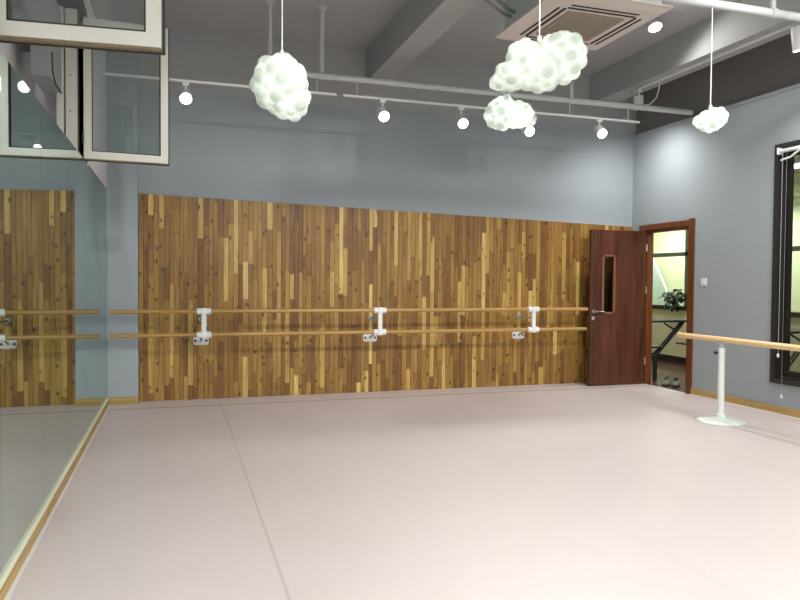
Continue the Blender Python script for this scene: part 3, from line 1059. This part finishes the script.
cloud('small white cloud lamp hanging far right before the right beam', (3.618, 4.08, 2.462),
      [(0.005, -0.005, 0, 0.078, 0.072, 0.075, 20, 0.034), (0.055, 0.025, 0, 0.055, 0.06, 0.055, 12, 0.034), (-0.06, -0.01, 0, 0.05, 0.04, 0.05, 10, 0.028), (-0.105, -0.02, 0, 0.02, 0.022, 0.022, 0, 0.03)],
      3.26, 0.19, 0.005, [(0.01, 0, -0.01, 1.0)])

# ------------------------------------------------------------------ corridor seen through the door and window
struct('floor_corridor', bx(5.73, 10.2, 2.5, 13.2, -0.15, 0.0), M['corr_floor'])
struct('ceiling', bx(CX0, 10.2, 2.5, 13.2, 2.75, 2.9), M['cream'])
cw = B()
box(cw, CX1, CX1 + 0.14, 2.5, 13.2, 0.0, 0.86)
box(cw, CX1, CX1 + 0.14, 2.5, 13.2, 2.62, 2.75)
struct('wall_corridor', cw, M['cream'])
struct('wall_corridor_end', bx(CX0, 10.2, 13.0, 13.2, 0, 2.75), M['cream'])
struct('wall_corridor_near', bx(CX0, 10.2, 2.5, 2.7, 0, 2.75), M['cream'])
struct('wall_corridor_inner', bx(CX0, CX0 + 0.02, YB + 0.05, 13.0, 0, 2.75), M['cream'])
struct('wall_beyond', bx(10.0, 10.2, 2.5, 13.2, 0, 2.75), M['cream_far'])
struct('baseboard_corridor', bx(CX1 - 0.02, CX1, 2.7, 13.0, 0, 0.10), M['win_dark'])
cwin = struct_root('window_3', (CX1, 8, 0.86), 'long corridor window with green-grey bars beyond the doorway')
obj('window_sill', bx(CX1 - 0.05, CX1 + 0.16, 2.7, 13.0, 0.86, 0.925, bevel=0.005), M['win_dark'], cwin)
bm = B()
for y in (3.06, 4.59, 6.12, 7.70, 9.26, 10.80, 12.30):
    box(bm, CX1 + 0.02, CX1 + 0.08, y - 0.035, y + 0.035, 0.92, 2.62)
box(bm, CX1 + 0.02, CX1 + 0.08, 2.7, 13.0, 1.735, 1.80)
obj('window_bars', bm, M['green_bar'], cwin)
obj('window_glass', bx(CX1 + 0.045, CX1 + 0.051, 2.7, 13.0, 0.925, 2.62), M['glass'], cwin)
# slanted pale teal panel behind the corridor window (side of a stair)
bm = B()
prism(bm, [(12.9, 0.0), (11.75, 0.0), (11.75, 0.78), (12.42, 1.78), (12.9, 2.5)], 0, 9.6, 9.66)
tag(obj('stair_panel', bm, M['teal']), 'slanted pale teal panel seen through corridor window behind plant', 'panel')
bm = B()
fw = thing('wall_switch', (10.0, 11.5, 1.3), 'small white switch on cream wall beyond the corridor window', 'switch')
obj('plate', bx(9.988, 10.0, 11.44, 11.56, 1.30, 1.44, bevel=0.003), M['white_metal'], fw)
obj('rocker', bx(9.982, 9.989, 11.47, 11.53, 1.33, 1.41, bevel=0.002), M['white_metal'], fw)

def corridor_table(y, label):
    t = thing('bench_table', (6.3, y, 0), label, 'table', 'dark corridor tables')
    obj('tabletop', bx(5.965, 7.05, y - 0.02, y + 0.36, 0.772, 0.797, bevel=0.004), M['table_top'], t)
    for yy in (y + 0.02,):
        bm = B()
        tube(bm, [(6.10, yy + 0.04, 0.0), (6.10, yy + 0.04, 0.32), (6.115, yy + 0.04, 0.35), (6.50, yy + 0.04, 0.735), (6.53, yy + 0.04, 0.772)], 0.031, 12)
        tube(bm, [(6.24, yy + 0.04, 0.755), (6.34, yy + 0.04, 0.70), (6.42, yy + 0.04, 0.665)], 0.012, 8)
        tube(bm, [(5.98, yy + 0.04, 0.325), (6.11, yy + 0.04, 0.325)], 0.022, 10)
        obj('leg', bm, M['table'], t, True)
        bm = B()
        box(bm, 5.955, 6.0, yy + 0.02, yy + 0.06, 0.325, 0.435)
        obj('seat_bracket', bm, M['table'], t)
    obj('seat', bx(5.955, 6.19, y, y + 0.32, 0.43, 0.452, bevel=0.004), M['table_top'], t)
    obj('seat', bx(6.54, 6.95, y, y + 0.2, 0.46, 0.482, bevel=0.004), M['table_top'], t)
    bm = B()
    tube(bm, [(6.93, y + 0.10, 0.0), (6.93, y + 0.10, 0.775)], 0.022, 10)
    obj('post', bm, M['table'], t, True)
corridor_table(7.75, 'dark table with slanted leg and low seat seen through the doorway')
corridor_table(5.72, 'dark table with slanted leg seen through right window')

# plant on the corridor sill
def plant():
    c = Vector((CX1 + 0.02, 9.51, 0.925))
    t = thing('potted_plant', c, 'bushy dark green potted plant on corridor window sill', 'plant')
    bm = B()
    lathe(bm, [(0.0, 0.0), (0.045, 0.0), (0.055, 0.045), (0.058, 0.05), (0.05, 0.05), (0.047, 0.04), (0.0, 0.038)], c, (0, 0, 1), 20)
    obj('pot', bm, M['pot'], t, True)
    rnd = random.Random(4)
    bm = B()
    st = B()
    for i in range(110):
        a = rnd.uniform(0, 2 * PI)
        reach = rnd.uniform(0.03, 0.24)
        hgt = rnd.uniform(0.02, 0.26) * (1 - reach * 1.6) + 0.04
        if rnd.random() < 0.12:
            hgt = rnd.uniform(-0.10, 0.02)
            reach = rnd.uniform(0.13, 0.2)
            a = PI + rnd.uniform(-0.9, 0.9)
        base = c + Vector((0, 0, 0.04))
        tip = c + Vector((math.cos(a) * reach * 0.75, math.sin(a) * reach * 1.15, 0.04 + hgt * 0.72))
        if tip.x > CX1 + 0.09 or tip.x < CX1 - 0.18:
            tip.x = max(CX1 - 0.15, min(CX1 + 0.01, tip.x))
        mid = (base + tip) / 2 + Vector((0, 0, 0.05))
        tube(st, [base, mid, tip], [0.004, 0.003, 0.002], 5)
        L = rnd.uniform(0.055, 0.095)
        d = (tip - mid).normalized()
        d = (d + Vector((rnd.uniform(-.4, .4), rnd.uniform(-.4, .4), rnd.uniform(-.7, .1)))).normalized()
        u, v, _ = frame_of(d)
        u = (u + v * rnd.uniform(-0.8, 0.8)).normalized()
        n = d.cross(u)
        q = []
        for (s, w) in ((0, 0.0), (0.25, 0.32), (0.55, 0.36), (0.85, 0.18), (1.0, 0.0)):
            p = tip + d * (s * L) - Vector((0, 0, 1)) * (s * s * 0.02)
            q.append((p, w * L))
        lv = [bm.verts.new(p - u * w - n * 0.004 * (w > 0)) for p, w in q]
        rv = [bm.verts.new(p + u * w - n * 0.004 * (w > 0)) for p, w in q[1:-1]]
        rv = [lv[0]] + rv + [lv[-1]]
        cv = [lv[0]] + [bm.verts.new(p + n * 0.003) for p, w in q[1:-1]] + [lv[-1]]
        for k in range(4):
            for A, Bv in ((lv, cv), (cv, rv)):
                vs = []
                for z in (A[k], A[k + 1], Bv[k + 1], Bv[k]):
                    if z not in vs:
                        vs.append(z)
                if len(vs) > 2:
                    bm.faces.new(vs)
    obj('foliage', bm, M['leaf'], t)
    obj('stems', st, M['leaf'], t)
plant()

# pair of shoes in the doorway
def shoe(toe, ang, label):
    t = thing('shoe', (toe[0], toe[1], 0.0), label, 'shoe', 'shoes in the doorway')
    R = Matrix.Translation(Vector((toe[0], toe[1], 0))) @ Matrix.Rotation(ang, 4, 'Z')
    # sole outline, x from toe (0) to heel (0.265)
    out = [(0.0, 0.0), (0.012, 0.028), (0.04, 0.043), (0.09, 0.047), (0.15, 0.036), (0.21, 0.034), (0.25, 0.028), (0.265, 0.0)]
    poly = [(x, y) for x, y in out] + [(x, -y) for x, y in reversed(out[1:-1])]
    bm = B()
    prism(bm, poly, 2, 0.0, 0.022)
    bm.transform(R)
    obj('sole', bm, M['sole'], t)
    # upper: rings along the length
    prof = [(0.006, 0.020, 0.040), (0.025, 0.035, 0.054), (0.06, 0.044, 0.062), (0.10, 0.044, 0.082), (0.135, 0.037, 0.096),
            (0.17, 0.034, 0.092), (0.21, 0.033, 0.085), (0.24, 0.028, 0.094), (0.258, 0.016, 0.098)]
    bm = B()
    rings = []
    for x, w, h in prof:
        ring = []
        for k in range(11):
            a = PI * k / 10
            yy = math.cos(a) * w * (1.0 if abs(math.cos(a)) > 0.5 else 0.95)
            zz = 0.02 + math.sin(a) ** 0.7 * (h - 0.02) if math.sin(a) > 1e-6 else 0.02
            ring.append(bm.verts.new((x, yy, zz)))
        rings.append(ring)
    for a, b_ in zip(rings, rings[1:]):
        for k in range(10):
            bm.faces.new((a[k], a[k + 1], b_[k + 1], b_[k]))
    bm.faces.new(rings[0])
    bm.faces.new(rings[-1])
    bm.transform(R)
    up = obj('upper', bm, M['shoe'], t, True)
    bm = B()
    s = B()
    bmesh.ops.create_icosphere(s, subdivisions=3, radius=1)
    for v in s.verts:
        v.co = Vector((0.195 + v.co.x * 0.05, v.co.y * 0.026, 0.090 + v.co.z * 0.012))
    merge(bm, s)
    bm.transform(R)
    obj('collar_opening', bm, M['shoe_in'], t, True)
    bm = B()
    for i in range(4):
        x = 0.085 + 0.018 * i
        z = 0.078 + 0.006 * i
        tube(bm, [(x, -0.022, z - 0.004), (x, 0, z + 0.004), (x, 0.022, z - 0.004)], 0.004, 6)
    bm.transform(R)
    obj('laces', bm, M['shoe_in'], t, True)
shoe((5.835, 7.275), math.radians(42), 'grey-green shoe in the doorway, nearer the open door leaf')
shoe((5.88, 7.16), math.radians(40), 'grey-green shoe in the doorway, further from the open door leaf')

for (x, lab) in ((0.98, 'added unseen ceiling fill spotlight, first of five from the mirror'), (1.7, 'added unseen ceiling fill spotlight, second of five from the mirror'),
                 (2.75, 'added unseen ceiling fill spotlight, middle one of five'), (3.75, 'added unseen ceiling fill spotlight, fourth of five from the mirror'),
                 (4.7, 'added unseen ceiling fill spotlight, fifth of five from the mirror')):
    spot((x, 2.6, ZC), (x, 2.66, 3.66), (x * 1.28 - 0.95, 7.8, 0.6), lab, 135, 62, blend=1.0, soft=0.07)  # unseen spots added to brighten the panelling
track('added unseen light track above the camera, holding the fill spotlights', (-0.1, 1.2, 3.35), (5.2, 1.2, 3.35), [(0.1, 1.2), (1.7, 1.2), (3.4, 1.2), (5.0, 1.2)], ZC)  # added to carry the unseen floor spots
for (x, lab) in ((1.3, 'added unseen spotlight above the camera brightening the floor by the mirror'), (2.6, 'added unseen spotlight above the camera brightening the middle of the floor'),
                 (4.7, 'added unseen spotlight above the camera brightening the floor by the window')):
    spot((x, 1.2, 3.35), (x, 1.26, 3.17), (x, 3.3, 0.0), lab, 84, 125, blend=1.0)  # unseen spots added to brighten the near floor
spot((2.0, 1.2, 3.35), (1.95, 1.25, 3.18), (-0.7, 6.0, 2.45), 'added unseen spotlight above the camera brightening the open window', 60, 44, blend=1.0)  # unseen spot added to brighten the wall above the mirror
# ------------------------------------------------------------------ added unseen lamps behind the camera and in the corridor
def add_fill_tube(x, y, z, length, watts, label, along='X', group='added tube lamps', width=0.16):  # unseen tubes, added for their light on room and corridor
    t = thing('fill_tube_lamp', (x, y, z), label, 'added lamp', group)
    h = length / 2
    def bar(y0_, y1_, o, z0_, z1_):
        if along == 'X':
            return bx(x + y0_, x + y1_, y - o, y + o, z0_, z1_, bevel=0.004)
        return bx(x - o, x + o, y + y0_, y + y1_, z0_, z1_, bevel=0.004)
    top = ZC if x < CX0 else 2.75
    hung = top - z > 0.2
    obj('housing', bar(-h, h, width / 2, z + 0.03, z + 0.08 if hung else top + 0.004), M['white_metal'], t)
    for o in (-0.04, 0.04):
        bm = B()
        if along == 'X':
            tube(bm, [(x - h + 0.02, y + o, z + 0.012), (x + h - 0.02, y + o, z + 0.012)], 0.014, 12)
        else:
            tube(bm, [(x + o, y - h + 0.02, z + 0.012), (x + o, y + h - 0.02, z + 0.012)], 0.014, 12)
        obj('tube', bm, M['tube'], t, True)
    L = add_light('AREA', 'fill_tube_light', (x, y, z - 0.03), watts, (0.97, 1.0, 0.97), None, t, shape='RECTANGLE')
    L.data.size = length if along == 'X' else 0.2
    L.data.size_y = 0.2 if along == 'X' else length
    if hung:
        for o in (-h * 0.8, h * 0.8):
            bm = B()
            p = (x + o, y, z + 0.08) if along == 'X' else (x, y + o, z + 0.08)
            tube(bm, [p, (p[0], p[1], top)], 0.004, 6)
            obj('hanger', bm, M['dim_metal'], t)
    return L
add_fill_tube(1.3, -0.7, 3.35, 1.3, 75, 'added unseen tube lamp just behind the camera, left of the middle beam', 'X')
add_fill_tube(3.8, -0.5, 3.35, 1.3, 90, 'added unseen tube lamp just behind the camera, right of the middle beam', 'X')
add_fill_tube(1.3, -2.3, 3.35, 1.3, 36, 'added unseen tube lamp by the wall behind the camera, left of the middle beam', 'X')
add_fill_tube(3.8, -2.3, 3.35, 1.3, 36, 'added unseen tube lamp by the wall behind the camera, right of the middle beam', 'X')  # these four are added as general fill from behind the camera
add_fill_tube(6.9, 6.3, 2.66, 1.2, 13, 'added unseen corridor tube lamp opposite right window', 'Y', 'added corridor tube lamps')
add_fill_tube(6.9, 9.6, 2.66, 1.2, 13, 'added unseen corridor tube lamp beyond the doorway', 'Y', 'added corridor tube lamps')  # both added to light the corridor
for y in (6.5, 9.5, 12.0):
    add_fill_tube(9.2, y, 2.66, 1.2, 40, 'added unseen tube lamp brightening the cream wall beyond the corridor window', 'Y', 'added far tube lamps')  # added out of view to light the far cream wall

# ------------------------------------------------------------------ camera, world, view
cam = bpy.data.cameras.new('camera')
co = bpy.data.objects.new('camera', cam)
COL.objects.link(co)
r = Vector((0.95228962, -0.30509332, 0.00790903))
u = Vector((0.000954956, 0.0288931788, 0.999582049))
f = Vector((0.30519432, 0.95188405, -0.02780603))
co.matrix_world = Matrix(((r.x, u.x, -f.x, 0), (r.y, u.y, -f.y, 0), (r.z, u.z, -f.z, 1.3), (0, 0, 0, 1)))
cam.sensor_width = 36.0
cam.lens = 36.0 * 695.55 / 800.0
cam.clip_start = 0.05
scene.camera = co

w = bpy.data.worlds.new('night')
scene.world = w
w.use_nodes = True
w.node_tree.nodes['Background'].inputs[0].default_value = (0.02, 0.022, 0.026, 1)
w.node_tree.nodes['Background'].inputs[1].default_value = 0.3
vs = scene.view_settings
vs.view_transform = 'Standard'
vs.look = 'None'
vs.gamma = 1.0
vs.use_curve_mapping = False
vs.exposure = 0.36
